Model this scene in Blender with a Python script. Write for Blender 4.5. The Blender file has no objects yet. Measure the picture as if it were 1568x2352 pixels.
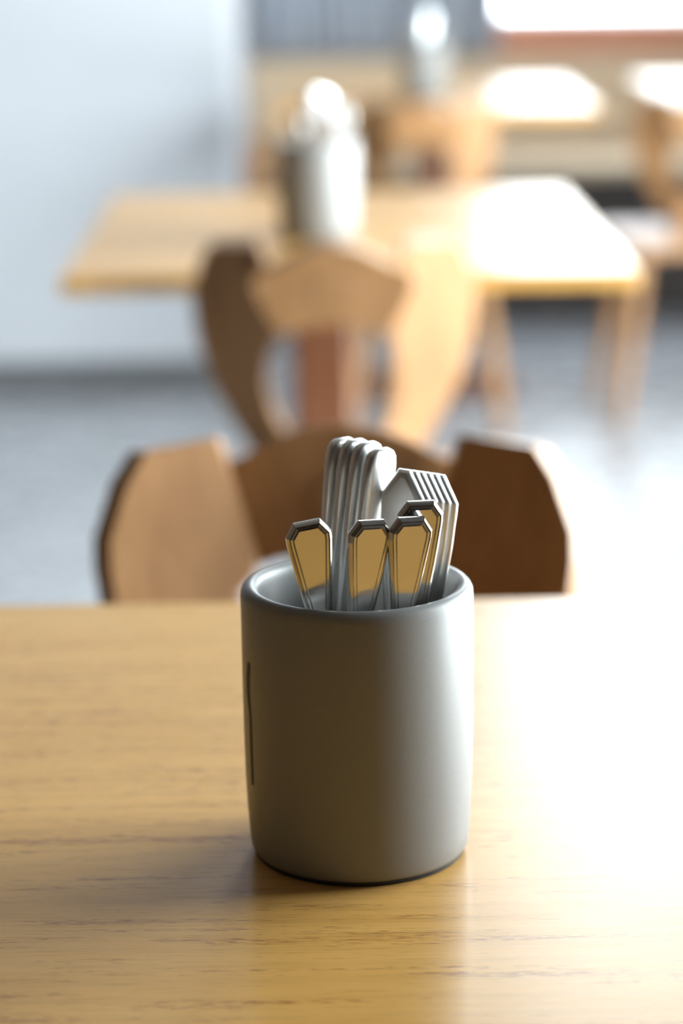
import bpy, bmesh, math, random
from math import sin, cos, radians, pi
from mathutils import Vector, Matrix
random.seed(4)
C = bpy.context.scene.collection

# ---------------------------------------------------------------- camera
cd = bpy.data.cameras.new('camera'); cam = bpy.data.objects.new('camera', cd); C.objects.link(cam)
PITCH, ROLL = radians(14.06), radians(0.8)
Wd = Vector((0, cos(PITCH), -sin(PITCH))); U0 = Vector((0, sin(PITCH), cos(PITCH))); X0 = Vector((1, 0, 0))
rt = cos(ROLL)*X0 - sin(ROLL)*U0; up = sin(ROLL)*X0 + cos(ROLL)*U0
m = Matrix((rt, up, -Wd)).transposed().to_4x4(); m.translation = (0, 0, 1.193)
cam.matrix_world = m
cd.sensor_fit = 'VERTICAL'; cd.sensor_height = 36; cd.lens = 85
cd.clip_start = .05; cd.clip_end = 60
cd.dof.use_dof = True; cd.dof.focus_distance = 1.085; cd.dof.aperture_fstop = 4.0
bpy.context.scene.camera = cam

# ---------------------------------------------------------------- light
SKY = 22.0
w = bpy.data.worlds.new('world'); bpy.context.scene.world = w; w.use_nodes = True
bg = w.node_tree.nodes['Background']; bg.inputs[0].default_value = (.86, .94, 1, 1); bg.inputs[1].default_value = SKY
vs = bpy.context.scene.view_settings
vs.view_transform = 'Standard'; vs.look = 'None'; vs.gamma = 1; vs.use_curve_mapping = False
vs.exposure = 0.38
bpy.context.scene.cycles.max_bounces = 8
bpy.context.scene.cycles.diffuse_bounces = 6

def portal(name, loc, rot, sx, sy):
    l = bpy.data.lights.new(name, 'AREA'); l.shape = 'RECTANGLE'; l.size = sx; l.size_y = sy; l.cycles.is_portal = True
    o = bpy.data.objects.new(name, l); C.objects.link(o); o.location = loc; o.rotation_euler = rot
FW = (.49, 1.8, .85, 4.6)     # far window x0 x1 z0 z1
RW = (1.15, 4.9, .12, 2.1)     # right window y0 y1 z0 z1
portal('daylight_far_window', ((FW[0]+FW[1])/2, 7.95, (FW[2]+FW[3])/2), (-pi/2, 0, 0), FW[1]-FW[0], FW[3]-FW[2])
portal('daylight_right_window', (2.05, (RW[0]+RW[1])/2, (RW[2]+RW[3])/2), (pi/2, 0, pi/2), RW[1]-RW[0], RW[3]-RW[2])

# ---------------------------------------------------------------- materials
def mat(name, col, rough=.5, metal=0, spec=.5, coat=0):
    m = bpy.data.materials.new(name); m.use_nodes = True
    b = m.node_tree.nodes['Principled BSDF']
    b.inputs['Base Color'].default_value = (*col, 1); b.inputs['Roughness'].default_value = rough
    b.inputs['Metallic'].default_value = metal; b.inputs['Specular IOR Level'].default_value = spec
    b.inputs['Coat Weight'].default_value = coat
    return m, m.node_tree, b
def N(nt, t, **k):
    n = nt.nodes.new(t)
    for a, v in k.items(): setattr(n, a, v)
    return n
def coords(nt, scale, rot=(0, 0, 0)):
    tc = N(nt, 'ShaderNodeTexCoord'); mp = N(nt, 'ShaderNodeMapping'); nt.links.new(tc.outputs['Object'], mp.inputs[0])
    mp.inputs['Scale'].default_value = scale; mp.inputs['Rotation'].default_value = rot
    return mp.outputs[0]
def noise(nt, vec, scale, detail=3, rough=.5, dist=0):
    n = N(nt, 'ShaderNodeTexNoise'); nt.links.new(vec, n.inputs['Vector'])
    n.inputs['Scale'].default_value = scale; n.inputs['Detail'].default_value = detail
    n.inputs['Roughness'].default_value = rough; n.inputs['Distortion'].default_value = dist
    return n.outputs[0]
def ramp(nt, fac, stops):
    r = N(nt, 'ShaderNodeValToRGB'); nt.links.new(fac, r.inputs[0])
    while len(r.color_ramp.elements) < len(stops): r.color_ramp.elements.new(.5)
    for e, (p, c) in zip(r.color_ramp.elements, stops):
        e.position = p; e.color = (*c, 1) if len(c) == 3 else c
    return r.outputs[0]
def mixc(nt, fac, a, b, mode='MIX'):
    x = N(nt, 'ShaderNodeMix', data_type='RGBA', blend_type=mode)
    if isinstance(fac, float): x.inputs[0].default_value = fac
    else: nt.links.new(fac, x.inputs[0])
    for s, v in ((6, a), (7, b)):
        if isinstance(v, tuple): x.inputs[s].default_value = (*v, 1)
        else: nt.links.new(v, x.inputs[s])
    return x.outputs[2]
def bump(nt, b, h, strength, dist):
    n = N(nt, 'ShaderNodeBump'); nt.links.new(h, n.inputs['Height'])
    n.inputs['Strength'].default_value = strength; n.inputs['Distance'].default_value = dist
    nt.links.new(n.outputs[0], b.inputs['Normal'])
g3 = lambda v: (v, v, v)

def oak_table():
    m, nt, b = mat('oak_tabletop', (.5, .3, .1), .34, spec=.30)
    v = coords(nt, (1, 1, 1))
    # long boards with slightly different tone, growth bands, cathedral figure and short dark pores (grain along x)
    bands = noise(nt, coords(nt, (1.1, 26, 3)), 1.6, 4, .6, .35)
    base = ramp(nt, bands, [(.25, (.63, .335, .085)), (.5, (.70, .385, .105)), (.75, (.75, .43, .13))])
    wv = N(nt, 'ShaderNodeTexWave', wave_type='RINGS', rings_direction='Z'); nt.links.new(coords(nt, (1.6, 8.5, 1)), wv.inputs[0])
    wv.inputs['Scale'].default_value = 2.2; wv.inputs['Distortion'].default_value = 5; wv.inputs['Detail'].default_value = 2; wv.inputs['Detail Scale'].default_value = .8
    fig = ramp(nt, wv.outputs['Fac'], [(0, g3(.90)), (.4, g3(1)), (1, g3(1))])
    c = mixc(nt, .6, base, fig, 'MULTIPLY')
    fine = noise(nt, coords(nt, (28, 850, 60)), 1.0, 3, .6)
    c = mixc(nt, .55, c, ramp(nt, fine, [(.3, g3(.80)), (.62, g3(1.05))]), 'MULTIPLY')
    pores = noise(nt, coords(nt, (95, 1250, 80)), 1.0, 2, .5, .15)
    gate = noise(nt, coords(nt, (9, 160, 10)), 1.0, 2)
    add = N(nt, 'ShaderNodeMath', operation='MULTIPLY'); nt.links.new(pores, add.inputs[0]); nt.links.new(gate, add.inputs[1])
    pm = ramp(nt, add.outputs[0], [(.325, g3(0)), (.37, g3(1))])
    c = mixc(nt, pm, c, (.38, .17, .045))
    nt.links.new(c, b.inputs['Base Color'])
    rr = ramp(nt, fine, [(.2, g3(.25)), (.8, g3(.33))]); nt.links.new(rr, b.inputs['Roughness'])
    hm = N(nt, 'ShaderNodeMath', operation='SUBTRACT'); nt.links.new(fine, hm.inputs[0]); nt.links.new(pm, hm.inputs[1])
    bump(nt, b, hm.outputs[0], .25, .00006)
    return m
def wood(name, lo, mid, hi, rough=.36, axis='Z', spec=.5):
    m, nt, b = mat(name, mid, rough, spec=spec)
    s = {'Z': (14, 14, 1.3), 'X': (1.3, 14, 14), 'Y': (14, 1.3, 14)}[axis]
    n1 = noise(nt, coords(nt, s), 2.2, 4, .6, .4)
    c = ramp(nt, n1, [(.3, lo), (.5, mid), (.7, hi)])
    s2 = tuple(k*22 if k > 2 else 14 for k in s)
    n2 = noise(nt, coords(nt, s2), 1, 2)
    c = mixc(nt, .5, c, ramp(nt, n2, [(.3, g3(.8)), (.6, g3(1.05))]), 'MULTIPLY')
    nt.links.new(c, b.inputs['Base Color']); bump(nt, b, n2, .1, .0001)
    return m
M = {}
M['oak'] = oak_table()
M['chair'] = wood('chair_wood', (.275, .13, .047), (.345, .172, .066), (.415, .215, .088), .36, spec=.4)
M['seat'] = wood('chair_seat_wood', (.30, .14, .05), (.375, .185, .07), (.45, .235, .095), .3, 'Y')
M['column'] = wood('table_base_wood', (.12, .045, .018), (.15, .056, .022), (.18, .07, .028), .45)
M['bench'] = wood('bench_panel_wood', (.60, .45, .29), (.66, .51, .34), (.72, .56, .39), .5, 'X')
M['bench_end'] = wood('bench_end_wood', (.5, .25, .1), (.57, .3, .13), (.62, .35, .16), .45)
M['sill'] = wood('sill_wood', (.55, .22, .12), (.60, .25, .14), (.64, .29, .17), .5, 'X')
M['dark'] = wood('dark_kickboard_wood', (.035, .024, .02), (.045, .03, .025), (.055, .038, .03), .5, 'X')
def plaster(name, col):
    m, nt, b = mat(name, col, .85, spec=.2)
    n = noise(nt, coords(nt, (1, 1, 1)), 1.2, 4, .6)
    nt.links.new(mixc(nt, 1.0, ramp(nt, n, [(.3, g3(.97)), (.7, g3(1.0))]), col, 'MULTIPLY'), b.inputs['Base Color'])
    bump(nt, b, noise(nt, coords(nt, (1, 1, 1)), 260, 2), .12, .0006)
    return m
M['wall'] = plaster('white_plaster', (.56, .575, .60))
M['warm_wall'] = plaster('brown_plaster', (.07, .045, .03))
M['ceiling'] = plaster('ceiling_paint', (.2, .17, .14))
def floor_mat():
    m, nt, b = mat('grey_stone_floor', (.3, .31, .32), .26, spec=.5)
    n = noise(nt, coords(nt, (1, 1, 1)), 5, 5, .65, .6)
    n2 = noise(nt, coords(nt, (1, 1, 1)), 38, 4, .6)
    c = ramp(nt, n, [(.3, (.27, .278, .295)), (.5, (.33, .338, .355)), (.72, (.385, .392, .405))])
    nt.links.new(mixc(nt, .4, c, ramp(nt, n2, [(.35, g3(.75)), (.6, g3(1.05))]), 'MULTIPLY'), b.inputs['Base Color'])
    nt.links.new(ramp(nt, n, [(.3, g3(.22)), (.7, g3(.32))]), b.inputs['Roughness'])
    return m
M['floor'] = floor_mat()
M['base'] = plaster('dark_grey_baseboard', (.13, .13, .135))
def ceramic():
    m, nt, b = mat('grey_satin_ceramic', (.36, .35, .33), .42, spec=.5)
    n = noise(nt, coords(nt, (1, 1, 1)), 900, 2)
    nt.links.new(ramp(nt, n, [(.3, (.255, .252, .242)), (.7, (.275, .272, .262))]), b.inputs['Base Color'])
    bump(nt, b, n, .06, .0002)
    return m
M['ceramic'] = ceramic()
M['rubber'] = mat('black_rubber', (.012, .013, .014), .6)[0]
M['groove'] = mat('dark_engraved_glaze', (.018, .014, .010), .6)[0]
def steel(name, r0, r1, col=(.66, .65, .63)):
    m, nt, b = mat(name, col, .2, 1)
    n = noise(nt, coords(nt, (1, 1, 1)), 150, 2, .5)
    nt.links.new(ramp(nt, n, [(.35, g3(r0)), (.7, g3(r1))]), b.inputs['Roughness'])
    sp = noise(nt, coords(nt, (1, 1, 1)), 1500, 2)
    nt.links.new(ramp(nt, sp, [(.22, (.3, .26, .22)), (.30, col)]), b.inputs['Base Color'])
    bump(nt, b, n, .02, .0001)
    return m
M['steel'] = steel('polished_steel', .13, .22)
M['steel_soft'] = mat('window_lit_satin_steel', (.90, .90, .885), .33, 1)[0]  # pale colour stands in for window light blowing out spoon and knife handles
M['frame'] = mat('white_window_frame', (.8, .8, .8), .4)[0]

def cloth():
    m, nt, b = mat('blue_grey_curtain_fabric', (.3, .33, .38), .9, spec=.1)
    n = noise(nt, coords(nt, (24, 24, .2)), 1, 3)
    nt.links.new(ramp(nt, n, [(.35, (.44, .49, .57)), (.65, (.64, .69, .77))]), b.inputs['Base Color'])
    return m
M['curtain'] = cloth()
def glass(name, tint):
    m = bpy.data.materials.new(name); m.use_nodes = True; nt = m.node_tree
    nt.nodes.remove(nt.nodes['Principled BSDF']); out = nt.nodes['Material Output']
    t = N(nt, 'ShaderNodeBsdfTransparent'); t.inputs[0].default_value = (*tint, 1)
    g = N(nt, 'ShaderNodeBsdfGlossy'); g.inputs['Roughness'].default_value = .02
    fr = N(nt, 'ShaderNodeFresnel'); ge = N(nt, 'ShaderNodeNewGeometry'); mr = N(nt, 'ShaderNodeMapRange')
    mr.inputs['To Min'].default_value = 1.45; mr.inputs['To Max'].default_value = 1/1.45
    nt.links.new(ge.outputs['Backfacing'], mr.inputs['Value']); nt.links.new(mr.outputs[0], fr.inputs[0])
    mx = N(nt, 'ShaderNodeMixShader'); nt.links.new(fr.outputs[0], mx.inputs[0]); nt.links.new(t.outputs[0], mx.inputs[1]); nt.links.new(g.outputs[0], mx.inputs[2])
    nt.links.new(mx.outputs[0], out.inputs[0])
    return m
M['glass'] = glass('window_glass', (.97, .985, .98)); M['dimmed_glass'] = glass('glare_dimmed_window_glass', (.66, .67, .675))  # grey tint of the far panes is added to cut their glare on the tables

# ---------------------------------------------------------------- helpers
def obj(name, bm, material, parent=None, smooth=False, bevel=0, seg=2, angle=35):
    me = bpy.data.meshes.new(name)
    bmesh.ops.recalc_face_normals(bm, faces=bm.faces)
    bm.to_mesh(me); bm.free(); me.materials.append(material)
    if smooth:
        for p in me.polygons: p.use_smooth = True
    o = bpy.data.objects.new(name, me); C.objects.link(o); o.parent = parent
    if bevel:
        b = o.modifiers.new('bevel', 'BEVEL'); b.width = bevel; b.segments = seg; b.limit_method = 'ANGLE'; b.angle_limit = radians(angle)
        for p in me.polygons: p.use_smooth = True
        b.harden_normals = True
    return o
def box(bm, x0, x1, y0, y1, z0, z1):
    v = [bm.verts.new((x, y, z)) for x in (x0, x1) for y in (y0, y1) for z in (z0, z1)]
    for f in ((0, 1, 3, 2), (4, 6, 7, 5), (0, 4, 5, 1), (2, 3, 7, 6), (0, 2, 6, 4), (1, 5, 7, 3)): bm.faces.new([v[i] for i in f])
    return bm
def B(*a): return box(bmesh.new(), *a)
def loft(bm, rings, cap=True):
    vs_ = [[bm.verts.new(p) for p in r] for r in rings]
    n = len(vs_[0])
    for a, b in zip(vs_, vs_[1:]):
        for i in range(n):
            j = (i+1) % n; bm.faces.new((a[i], a[j], b[j], b[i]))
    if cap: bm.faces.new(vs_[0]); bm.faces.new(vs_[-1])
    return vs_
def lathe(profile, n=96):
    bm = bmesh.new(); rings = []
    for r, z in profile:
        rings.append([(r*cos(2*pi*i/n), r*sin(2*pi*i/n), z) for i in range(n)])
    loft(bm, rings, cap=True)
    return bm
def slab(bm, pts, fn, th):
    """polygon pts (a,b) mapped by fn(a,b,t) for t=0 and th"""
    loft(bm, [[fn(a, b, 0) for a, b in pts], [fn(a, b, th) for a, b in pts]])
    bmesh.ops.triangulate(bm, faces=[f for f in bm.faces if len(f.verts) > 4])
    return bm
def thing(name, label, cat, loc=(0, 0, 0), rz=0, group=None):
    o = bpy.data.objects.new(name, None); C.objects.link(o); o.location = loc; o.rotation_euler = (0, 0, rz)
    o['label'] = label; o['category'] = cat
    if group: o['group'] = group
    o.empty_display_size = .05
    return o
def tag(o, label, cat, group=None):
    o['label'] = label; o['category'] = cat
    if group: o['group'] = group
    return o
def struct(name, bm, material, parent=None, **k):
    o = obj(name, bm, material, parent, **k)
    if parent is None: o['kind'] = 'structure'
    return o
def dup(root, label=None, group=None):
    r = root.copy(); C.objects.link(r)
    for ch in list(root.children):
        c = ch.copy(); C.objects.link(c); c.parent = r
        for gch in list(ch.children):
            d = gch.copy(); C.objects.link(d); d.parent = c
    if label: r['label'] = label
    if group: r['group'] = group
    return r

# ---------------------------------------------------------------- setting
struct('floor', B(-3.2, 2.1, -3.2, 7.9, -.1, 0), M['floor'])
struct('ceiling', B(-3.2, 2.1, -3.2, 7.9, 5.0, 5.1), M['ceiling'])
struct('wall_left', B(-3.2, -3, -3.2, 7.9, 0, 5.0), M['warm_wall'])
struct('wall_front', B(-3, 1.9, -3.2, -3, 0, 5.0), M['warm_wall'])
struct('wall_corner', B(-3, -.272, 6.15, 7.9, 0, 5.0), M['wall'])
struct('baseboard_corner', B(-3, -.27, 6.137, 6.15, 0, .065), M['base'])
bm = bmesh.new()
x0, x1, z0, z1 = FW
box(bm, -.272, x0, 7.7, 7.9, 0, 5.0); box(bm, x1, 1.9, 7.7, 7.9, 0, 5.0); box(bm, x0, x1, 7.7, 7.9, 0, z0); box(bm, x0, x1, 7.7, 7.9, z1, 5.0)
struct('wall_back', bm, M['wall'])
bm = bmesh.new(); y0, y1, q0, q1 = RW
box(bm, 1.9, 2.1, -3.2, y0, 0, 5.0); box(bm, 1.9, 2.1, y1, 7.9, 0, 5.0); box(bm, 1.9, 2.1, y0, y1, 0, q0); box(bm, 1.9, 2.1, y0, y1, q1, 5.0)
struct('wall_right', bm, M['wall'])
# far window
wn = bpy.data.objects.new('window_1', None); C.objects.link(wn); wn['kind'] = 'structure'
bm = bmesh.new()
box(bm, x0, x0+.03, 7.76, 7.82, z0, z1); box(bm, x1-.04, x1, 7.76, 7.82, z0, z1); box(bm, x0, x1, 7.76, 7.82, z0, z0+.006); box(bm, x0, x1, 7.76, 7.82, z1-.04, z1)
obj('window_frame', bm, M['frame'], wn)
obj('mullion', B(1.3, 1.35, 7.76, 7.82, z0, z1), M['frame'], wn)
for a, b_ in ((x0+.03, 1.3), (1.35, x1-.04)): obj('pane', B(a, b_, 7.788, 7.792, z0+.006, z1-.04), M['dimmed_glass'], wn)
obj('window_sill', B(x0-.02, x1+.02, 7.62, 7.76, z0-.112, z0-.002), M['sill'], wn, bevel=.006)
# right window
wn = bpy.data.objects.new('window_2', None); C.objects.link(wn); wn['kind'] = 'structure'
bm = bmesh.new()
box(bm, 1.96, 2.02, y0, y0+.05, q0, q1); box(bm, 1.96, 2.02, y1-.05, y1, q0, q1); box(bm, 1.96, 2.02, y0, y1, q0, q0+.05); box(bm, 1.96, 2.02, y0, y1, q1-.05, q1)
obj('window_frame', bm, M['frame'], wn)
ys = [y0+.05] + [y0+(y1-y0)*k/4 for k in (1, 2, 3)] + [y1-.05]
for k in (1, 2, 3): obj('mullion', B(1.96, 2.02, ys[k]-.025, ys[k]+.025, q0, q1), M['frame'], wn)
for k in range(4): obj('pane', B(1.988, 1.992, ys[k]+(.025 if k else 0), ys[k+1]-(.025 if k < 3 else 0), q0+.05, q1-.05), M['glass'], wn)
obj('window_sill', B(1.83, 1.96, y0-.03, y1+.03, q0-.04, q0), M['sill'], wn, bevel=.006)

# bench along the far wall
bn = thing('wall_bench', 'long pale wooden bench with dark kickboard under the far window', 'bench', (.9, 7.4, 0))
def rel(o, root): o.location = -Vector(root.location); return o
rel(obj('seat', B(-.2, 1.88, 7.08, 7.6, .42, .455), M['bench'], bn, bevel=.006), bn)
rel(obj('seat_rail', B(-.2, 1.88, 7.17, 7.2, .37, .42), M['dark'], bn), bn)
rel(obj('back_panel', B(-.268, 1.88, 7.6, 7.697, .0, .735), M['bench'], bn, bevel=.004), bn)
rel(obj('back_rail', B(-.268, 1.88, 7.585, 7.6, .66, .72), M['bench'], bn, bevel=.003), bn)
rel(obj('kickboard', B(-.2, 1.88, 7.2, 7.24, 0, .42), M['dark'], bn), bn)
rel(obj('end_panel', B(-.268, -.2, 7.06, 7.6, 0, .50), M['bench_end'], bn, bevel=.006), bn)

# curtain
bm = bmesh.new(); rows = []
nx = 150
for (z) in (.752, 1.4, 3.15):
    rows.append([bm.verts.new((-.255+.76*i/nx, 7.6+.022*sin(i*.62+1.3*sin(i*.13))*(1.1 if z < 1 else .9)+.006*sin(i*1.7), z)) for i in range(nx+1)])
for a, b_ in zip(rows, rows[1:]):
    for i in range(nx): bm.faces.new((a[i], a[i+1], b_[i+1], b_[i]))
cu = obj('curtain', bm, M['curtain'], smooth=True); so = cu.modifiers.new('thickness', 'SOLIDIFY'); so.thickness = .002
tag(cu, 'blue grey curtain hanging in folds left of the far window', 'curtain')
cr = thing('curtain_rail', 'thin white rail carrying the blue grey curtain', 'rail', (.12, 7.6, 3.16))
bm = bmesh.new(); loft(bm, [[(x, .009*cos(a*pi/4), .012+.009*sin(a*pi/4)) for a in range(8)] for x in (-.39, .4)])
obj('rod', bm, M['frame'], cr, smooth=True)
for x in (-.36, .36): obj('bracket', B(x-.01, x+.01, 0, .1, 0, .02), M['frame'], cr)

# ---------------------------------------------------------------- tables
def table(label, x0, x1, y0, y1, z, cxo=0, group='pedestal dining tables'):
    cx, cy = (x0+x1)/2, (y0+y1)/2; hx, hy = (x1-x0)/2, (y1-y0)/2
    t = thing('dining_table', label, 'table', (cx, cy, 0), 0, group)
    o = obj('tabletop', B(-hx, hx, -hy, hy, z-.022, z), M['oak'], t, bevel=.002, seg=3)
    bm = bmesh.new(); box(bm, -hx+.1, hx-.1, -.045, .045, z-.06, z-.022); box(bm, cxo-.045, cxo+.045, -hy+.1, hy-.1, z-.062, z-.022)
    obj('support_frame', bm, M['column'], t, bevel=.004)
    obj('column', B(cxo-.042, cxo+.042, -.042, .042, .05, z-.06), M['column'], t, bevel=.006)
    for k in range(4):
        bm = bmesh.new()
        loft(bm, [[(.04, -.035, 0), (.04, .035, 0), (.04, .035, .08), (.04, -.035, .08)], [(.21, -.025, 0), (.21, .025, 0), (.21, .025, .035), (.21, -.025, .035)]])
        f = obj('foot', bm, M['column'], t, bevel=.004); f.rotation_euler = (0, 0, k*pi/2); f.location.x = cxo
    return t
table('oak table in the foreground carrying the large sharp grey cutlery pot', -.37, .41, .60, 1.53, .75)
t = table('oak table in the middle, behind the chair with its back to the camera', -.352, .37, 2.985, 3.89, .75, -.033); t.rotation_euler.z = radians(.7)
table('farthest oak table left of centre of the window, in front of the wall bench', -.13, .6, 5.55, 6.42, .745)
table('oak table at the right edge, in front of the wall bench', .78, 1.5, 5.62, 6.5, .745)

# ---------------------------------------------------------------- chairs
LEAN = radians(12)
def bx(x, w_, y):            # point of the leaning back: x across, w_ up along the back, y out towards the sitter
    return (x, -.165 + y*cos(LEAN) - w_*sin(LEAN), .445 + w_*cos(LEAN) + y*sin(LEAN))
def wingy(x): return (abs(x)-.052)*.60
WING = [(.096, .360), (.147, .350), (.160, .326), (.172, .284), (.172, .262), (.166, .215), (.150, .165), (.126, .12), (.098, .075), (.075, .035), (.062, .0),
        (.036, .0), (.036, .07), (.050, .095), (.070, .114), (.087, .146), (.094, .182), (.092, .212), (.082, .240), (.070, .254), (.072, .27)]
HEAD = [(-.098, .325), (-.088, .338), (-.070, .344), (-.050, .356), (-.028, .366), (0, .369), (.028, .366), (.050, .356), (.070, .344), (.088, .338), (.098, .325), (.082, .285), (.064, .256), (.046, .262), (.02, .268), (-.02, .268), (-.046, .262), (-.064, .256), (-.082, .285)]
FOOTB = [(-.062, 0), (-.056, .04), (-.054, .10), (-.064, .126), (-.036, .115), (0, .111), (.036, .115), (.064, .126), (.054, .10), (.056, .04), (.062, 0)]
def make_chair(label, group):
    t = thing('wooden_chair', label, 'chair', (0, 0, 0), 0, group)
    s = [(-.15, -.20), (.15, -.20), (.185, -.165), (.215, .13), (.175, .20), (-.175, .20), (-.215, .13), (-.185, -.165)]
    obj('seat', slab(bmesh.new(), s, lambda a, b, c: (a, b, .422+c), .03), M['seat'], t, bevel=.006, seg=3)
    obj('seat_batten', B(-.16, -.12, -.15, .15, .40, .422), M['seat'], t, bevel=.003)
    obj('seat_batten', B(.12, .16, -.15, .15, .40, .422), M['seat'], t, bevel=.003)
    obj('back_panel', slab(bmesh.new(), HEAD, lambda a, b, c: bx(a, b, c-.011), .022), M['chair'], t, bevel=.003, seg=3)
    obj('back_base', slab(bmesh.new(), FOOTB, lambda a, b, c: bx(a, b, c-.011), .022), M['chair'], t, bevel=.003, seg=3)
    inner = {0} | set(range(11, len(WING)))
    for sg in (1, -1):
        n = Vector((-sg*sin(math.atan(.60)), cos(math.atan(.60)), 0))
        th = .026; bm = bmesh.new()
        loft(bm, [[bx(sg*a+n.x*c*k, b, wingy(a)+.001+n.y*c*k) for q, (a, b) in enumerate(WING) for c, a in ((th, a+((.003 if k else -.012) if q in inner else 0)),)] for k in (0, 1)])
        bmesh.ops.triangulate(bm, faces=[f for f in bm.faces if len(f.verts) > 4])
        obj('back_wing', bm, M['chair'], t, bevel=.003, seg=3)
    # carved rosette on both sides of the head panel
    for sd in (1, -1):
        bm = bmesh.new(); prof = [(.0215, 0), (.0215, .0015), (.0195, .0028), (.0175, .0015), (.012, .0006), (.006, .0012), (.001, .0024)]
        rings = [[bx(r*cos(2*pi*i/28), .318+r*sin(2*pi*i/28)-.008, sd*(.011+h)) for i in range(28)] for r, h in prof]
        loft(bm, rings); obj('carved_rosette', bm, M['chair'], t, smooth=True)
    for sx in (1, -1):
        for sy in (1, -1):
            a = Vector((sx*.135, sy*.125, .412)); b_ = Vector((sx*.195, sy*(.185 if sy > 0 else .16), 0)); bm = bmesh.new(); rings = []
            for p, r in ((a, .017), (a.lerp(b_, .45), .0215), (b_, .014)):
                rings.append([(p.x+r*cos(pi/8+k*pi/4), p.y+r*sin(pi/8+k*pi/4), p.z) for k in range(8)])
            loft(bm, rings); obj('leg', bm, M['chair'], t, bevel=.002)
    return t
GR = 'wooden chairs with winged backs'
c1 = make_chair('wooden chair facing the camera directly across the foreground table', GR)
c1.location = (-.001, 1.615, 0); c1.rotation_euler.z = pi; c1.scale = (1.09, 1, .992)
c2 = dup(c1, 'wooden chair seen from behind, pushed to the middle table'); c2.location = (-.004, 3.092, 0); c2.rotation_euler.z = radians(-.5); c2.scale = (1.02, 1, 1.0)
c3 = dup(c1, 'small distant wooden chair between the middle table and the farthest table'); c3.location = (.205, 5.63, 0); c3.rotation_euler.z = radians(-2); c3.scale = (.92, .92, .955)
c4 = dup(c1, 'wooden chair cut off by the right edge of the photo'); c4.location = (.825, 5.72, 0); c4.rotation_euler.z = radians(4); c4.scale = (.92, .92, .96)

# ---------------------------------------------------------------- cutlery pot
POT_H = .1337
def pot_profile():
    p = [(.030, .0016), (.0490, .0016), (.0512, .0026), (.0524, .0050), (.0532, .012), (.0540, .025), (.0546, .042), (.0549, .065), (.0550, .100), (.0550, .1275)]
    for k in range(1, 9):
        a = k/9*pi; p.append((.0508+.0042*cos(a), .1285+.0052*sin(a)))
    p += [(.0466, .1270), (.0462, .118), (.0460, .06), (.0455, .018), (.0430, .0105), (.038, .008), (.001, .008)]
    return p
def make_pot(label, loc):
    t = thing('cutlery_pot', label, 'pot', loc, 0, 'grey ceramic cutlery pots')
    bm = lathe([(.001, .0016)]+pot_profile(), 128)
    obj('body', bm, M['ceramic'], t, smooth=True)
    obj('rubber_foot', lathe([(.001, 0), (.0500, 0), (.0507, .0008), (.0507, .0024), (.001, .0024)], 96), M['rubber'], t, smooth=False)
    # engraved knife outline on the left flank
    bm = bmesh.new(); rows = []
    c0 = radians(202)
    def rad(z):
        pr = [(r, h) for r, h in pot_profile()[:10]]
        for (r0, h0), (r1, h1) in zip(pr, pr[1:]):
            if h0 <= z <= h1: return r0+(r1-r0)*(z-h0)/max(h1-h0, 1e-6)
        return .055
    prof = [(.110, -.0008, .0010), (.1085, -.0022, .0020), (.102, -.0038, .0006), (.095, -.0042, .0002), (.089, -.0028, .0008), (.085, -.0014, .0014), (.080, -.0012, .0018), (.066, -.0011, .0017), (.053, -.0011, .0017), (.050, -.0009, .0014), (.0488, -.0003, .0008)]
    for z, a, b_ in prof:
        R = rad(z)
        rows.append([bm.verts.new(((R+.00012)*cos(c0+u/R), (R+.00012)*sin(c0+u/R), z)) for u in (a, (a+b_)/2, b_)])
    for r0, r1 in zip(rows, rows[1:]):
        for i in range(2): bm.faces.new((r0[i], r0[i+1], r1[i+1], r1[i]))
    bmesh.ops.translate(bm, verts=bm.verts, vec=(0, 0, -.009)); o = obj('engraved_knife_mark', bm, M['groove'], t, smooth=True)
    return t

# ---------------------------------------------------------------- cutlery
def inset(poly, d):
    n = len(poly); out = []
    for i in range(n):
        p0, p, p1 = Vector(poly[i-1]), Vector(poly[i]), Vector(poly[(i+1) % n])
        e0 = (p-p0).normalized(); e1 = (p1-p).normalized()
        n0 = Vector((-e0.y, e0.x)); n1 = Vector((-e1.y, e1.x)); b = n0+n1
        k = d/max(.35, (1+n0.dot(n1))/1.0)
        q = p + b*k
        lim = abs(p.x)*.55
        if abs(q.x-p.x) > lim and abs(p.x) > 1e-6: q = Vector((p.x-math.copysign(lim, p.x), q.y))
        out.append(q)
    return out
def handle_mesh(prof, steps, bend, flat):
    """prof: (s, half width) from the tip down; steps: (inset, half thickness). Local: x width, -z along, y normal."""
    L = [(-h, -s) for s, h in prof]; R = [(h, -s) for s, h in reversed(prof)]
    poly = L + R                       # counter-clockwise seen from +y flipped; orientation fixed by recalc
    # make orientation such that inset goes inwards
    area = sum(poly[i-1][0]*poly[i][1]-poly[i][0]*poly[i-1][1] for i in range(len(poly)))
    if area < 0: poly = poly[::-1]
    bm = bmesh.new()
    rings = []
    seq = [(d, t) for d, t in reversed(steps)] + [(d, -t) for d, t in steps]
    for d, t in seq:
        pl = inset(poly, d) if d else [Vector(p) for p in poly]
        rings.append([(q.x, t*flat(-q.y) + bend(-q.y), q.y) for q in pl])
    vs_ = loft(bm, rings, cap=False)
    # caps as ladders between left and right vertices
    n = len(poly); h = n//2
    for ring in (vs_[0], vs_[-1]):
        for i in range(h-1): bm.faces.new((ring[i], ring[i+1], ring[n-2-i], ring[n-1-i]))
    return bm
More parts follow.
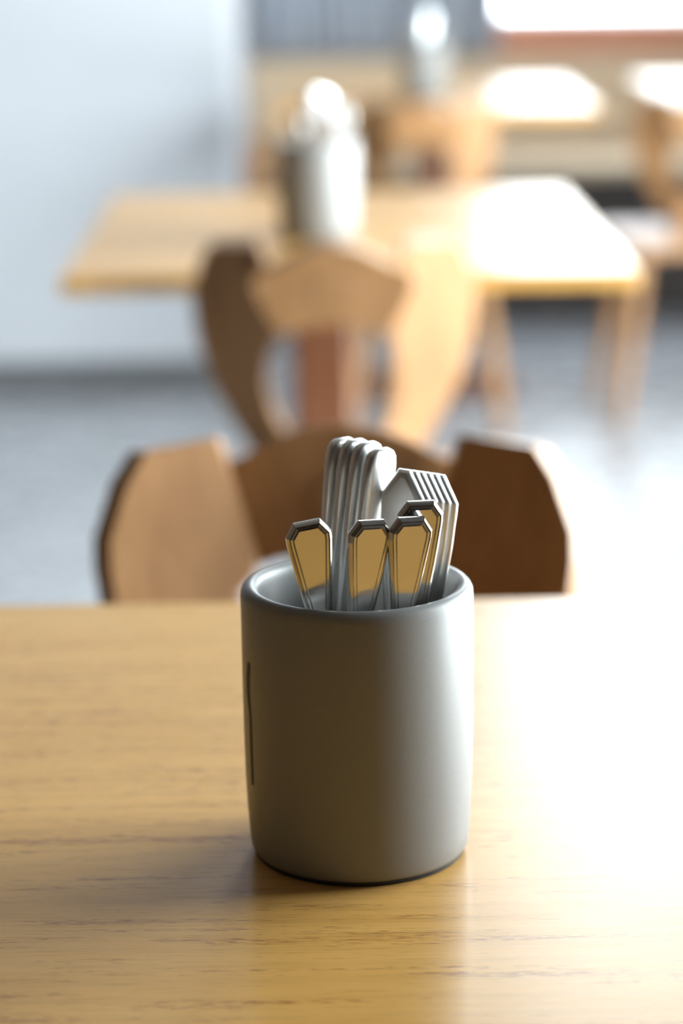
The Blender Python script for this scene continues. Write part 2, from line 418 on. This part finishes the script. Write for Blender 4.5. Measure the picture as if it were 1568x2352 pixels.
def sub(prof, k=4):
    out = []
    for (a, b), (c, d) in zip(prof, prof[1:]):
        m_ = k if c-a > .01 else 1
        for i in range(m_): out.append((a+(c-a)*i/m_, b+(d-b)*i/m_))
    out.append(prof[-1]); return out
STEP = [(0, .0003), (.0004, .0009), (.0012, .00150), (.0016, .00085), (.0020, .00145), (.0028, .00155), (.0032, .00095), (.0036, .0015), (.0044, .0015)]
FORKP = sub([(0, .0062), (.0062, .0106), (.010, .0106), (.030, .0081), (.050, .0052), (.075, .0036), (.105, .0030)])
SPOONP = sub([(0, .0030), (.0125, .0110), (.016, .0110), (.035, .0100), (.055, .0078), (.078, .0046), (.105, .0028)])
def bow(s): return -.0010*sin(min(s, .08)/.08*pi) 
def head_bow(s): return .006*sin(max(0, s)/.07*pi)
def fork_parts(t, prof, kind, st, L=.172):
    obj('handle', handle_mesh(prof, st, bow, lambda s: 1+.9*max(0, 1-s/.035)), M['steel' if kind == 'fork' else 'steel_soft'], t)
    s0 = .103
    bm = bmesh.new()
    if kind == 'fork':
        body = [(0, .0028), (.010, .0045), (.018, .0095), (.028, .0100)]
        rings = [[(-h, head_bow(s)*.8-.0008, -(s0+s)), (h, head_bow(s)*.8-.0008, -(s0+s)), (h, head_bow(s)*.8+.0008, -(s0+s)), (-h, head_bow(s)*.8+.0008, -(s0+s))] for s, h in body]
        loft(bm, rings)
        for k in range(4):
            x = -.0084+k*.0056
            rings = []
            for s, r in ((.028, .0015), (.045, .0013), (L-s0-.004, .0009), (L-s0, .0003)):
                yy = head_bow(s)*.8
                rings.append([(x-r, yy-.0007, -(s0+s)), (x+r, yy-.0007, -(s0+s)), (x+r, yy+.0007, -(s0+s)), (x-r, yy+.0007, -(s0+s))])
            loft(bm, rings)
        obj('tines', bm, M['steel'], t)
    else:
        body = [(0, .0026), (.008, .004), (.018, .0100), (.032, .0128), (.048, .0120), (.060, .0080), (L-s0, .0010)]
        rings = []
        for s, h in body:
            y = head_bow(s)*.3; dep = .35*h
            top = [(-h+2*h*i/6, y - dep*(1-((i-3)/3)**2), -(s0+s)) for i in range(7)]
            bot = [(p[0], p[1]+.0011, p[2]) for p in reversed(top)]
            rings.append(top+bot)
        loft(bm, rings); obj('bowl', bm, M['steel'], t, smooth=True)
def knife_parts(t):
    prof = [(0, .0042), (.0012, .0068), (.0035, .0086), (.0075, .0096), (.013, .0099), (.03, .0095), (.06, .0085), (.088, .0076), (.093, .0060)]
    st = [(0, .0010), (.0004, .0019), (.0012, .0026), (.0024, .0030), (.0036, .0031)]
    o = obj('handle', handle_mesh(sub(prof, 3), st, lambda s: 0, lambda s: 1-.38*min(1, s/.093)), M['steel_soft'], t, smooth=True)
    bl = [(-.0045, .0915), (.0050, .0915), (.0080, .105), (.0085, .155), (.0060, .176), (-.0020, .187), (-.0048, .182), (-.0048, .105)]
    obj('blade', slab(bmesh.new(), bl, lambda a, b_, c: (a, c-.0006, -b_), .0012), M['steel'], t)
def place(t, tip, end, nrm, spin=0):
    """put the tip of the handle at tip, pointing down to end, flat face (-y local) towards nrm"""
    tip = Vector(tip); d = (Vector(end)-tip).normalized(); z = -d
    y = -Vector(nrm); y = (y - y.dot(z)*z).normalized(); x = y.cross(z)
    m_ = Matrix((x, y, z)).transposed().to_4x4(); m_.translation = tip
    t.matrix_world = m_
PX, PY, PZ = .0067, 1.100, .75
def D(x, y, d):                       # helper in room metres: a point at depth d on the sight line of photo point (x, y)
    u = (x-784)/5553; v = (1176-y)/5553
    a = u*cos(ROLL)+v*sin(ROLL); b = -u*sin(ROLL)+v*cos(ROLL)
    r = Wd+a*X0+b*U0; k = d/r.y; return Vector((0, 0, 1.193))+r*k

LOC = Vector((PX, PY, PZ))
pot1 = make_pot('grey ceramic cutlery pot standing sharp on the foreground table', LOC)
tools = []
def tool(kind, label, cat, group):
    t = thing(kind, label, cat, (0, 0, 0), 0, group)
    return t
F1 = tool('fork', 'leftmost utensil in the near pot, broad stepped handle leaning left', 'fork', 'forks in the pots'); fork_parts(F1, FORKP, 'fork', STEP, .163)
place(F1, D(703, 1196, 1.060), Vector((.001, 1.082, .775)), (.20, -1, 0))
F2 = dup(F1, 'middle front utensil in the near pot, stepped handle between its neighbours'); place(F2, D(852, 1194, 1.056), Vector((-.004, 1.071, .775)), (.45, -1, 0))
F3 = dup(F1, 'front right utensil in the near pot, touching the middle one'); place(F3, D(944, 1187, 1.060), Vector((.017, 1.078, .775)), (.38, -1, 0))
F4 = dup(F1, 'stepped utensil handle rising just behind the front right one'); place(F4, D(966, 1150, 1.071), Vector((.030, 1.087, .78)), (.22, -1, 0))
tools += [F1, F2, F3, F4]
K = None
KT = [((788, 1006), 1.117), ((817, 1009), 1.113), ((846, 1015), 1.109), ((877, 1030), 1.105)]
kl = ['leftmost of the four tall upright knife handles in the near pot', 'second from left of the four tall knife handles in the near pot',
      'third from left of the four tall knife handles in the near pot', 'bright rightmost tall knife handle facing the window in the near pot']
for i, ((px, py), yy) in enumerate(KT):
    if K is None:
        K = tool('knife', kl[0], 'knife', 'knives in the pots'); knife_parts(K); k = K
    else: k = dup(K, kl[i])
    T = D(px, py, yy)
    place(k, T, Vector((-.016+i*.0036, yy+.002, .77)), (sin(radians(47)), -cos(radians(47)), 0)); tools.append(k)
S = None
sl = ['left, foremost spoon handle of the fanned stack on the right of the near pot', 'second spoon handle from the left in the fanned right stack',
      'third spoon handle from the left in the fanned right stack', 'fourth spoon handle from the left in the fanned right stack', 'fifth spoon handle from the left in the fanned right stack',
      'rightmost bright spoon handle of the fanned stack in the near pot']
for i in range(6):
    if S is None:
        S = tool('spoon', sl[0], 'spoon', 'spoons in the pots'); fork_parts(S, SPOONP, 'spoon', [(a, b*.78) for a, b in STEP]); s_ = S
    else: s_ = dup(S, sl[i])
    px = 930+i*15.5; py = 1078+i*2.2; yy = 1.099+i*.0015
    place(s_, D(px, py, yy), Vector((.018+i*.0032, yy+.002, .775)), (-sin(radians(28)), -cos(radians(28)), 0)); tools.append(s_)

def pot_copy(loc, rz, where, subset):
    p = dup(pot1, 'grey cutlery pot ' + where); p.location = loc; p.rotation_euler = (0, 0, rz)
    R = Matrix.Translation(Vector(loc)) @ Matrix.Rotation(rz, 4, 'Z') @ Matrix.Translation(-LOC)
    for t, lab in subset:
        c = dup(t); c.matrix_world = R @ t.matrix_world
        c['label'] = lab + ' in the blurred pot ' + where
    return p
bpy.context.view_layer.update()
pot_copy((-.027, 3.335, .75), radians(-8), 'on the middle table', [(F1, 'leftmost short fork handle'), (F2, 'middle short fork handle'), (F3, 'right short fork handle'),
    (tools[4], 'left tall knife handle'), (tools[5], 'second tall knife handle'), (tools[7], 'bright right tall knife handle'), (tools[8], 'left spoon handle'), (tools[13], 'rightmost bright spoon handle')])
pot_copy((.215, 5.86, .745), radians(-20), 'on the farthest table', [(F1, 'left fork handle'), (tools[4], 'left knife handle'), (tools[7], 'bright right knife handle'), (tools[13], 'rightmost spoon handle')])
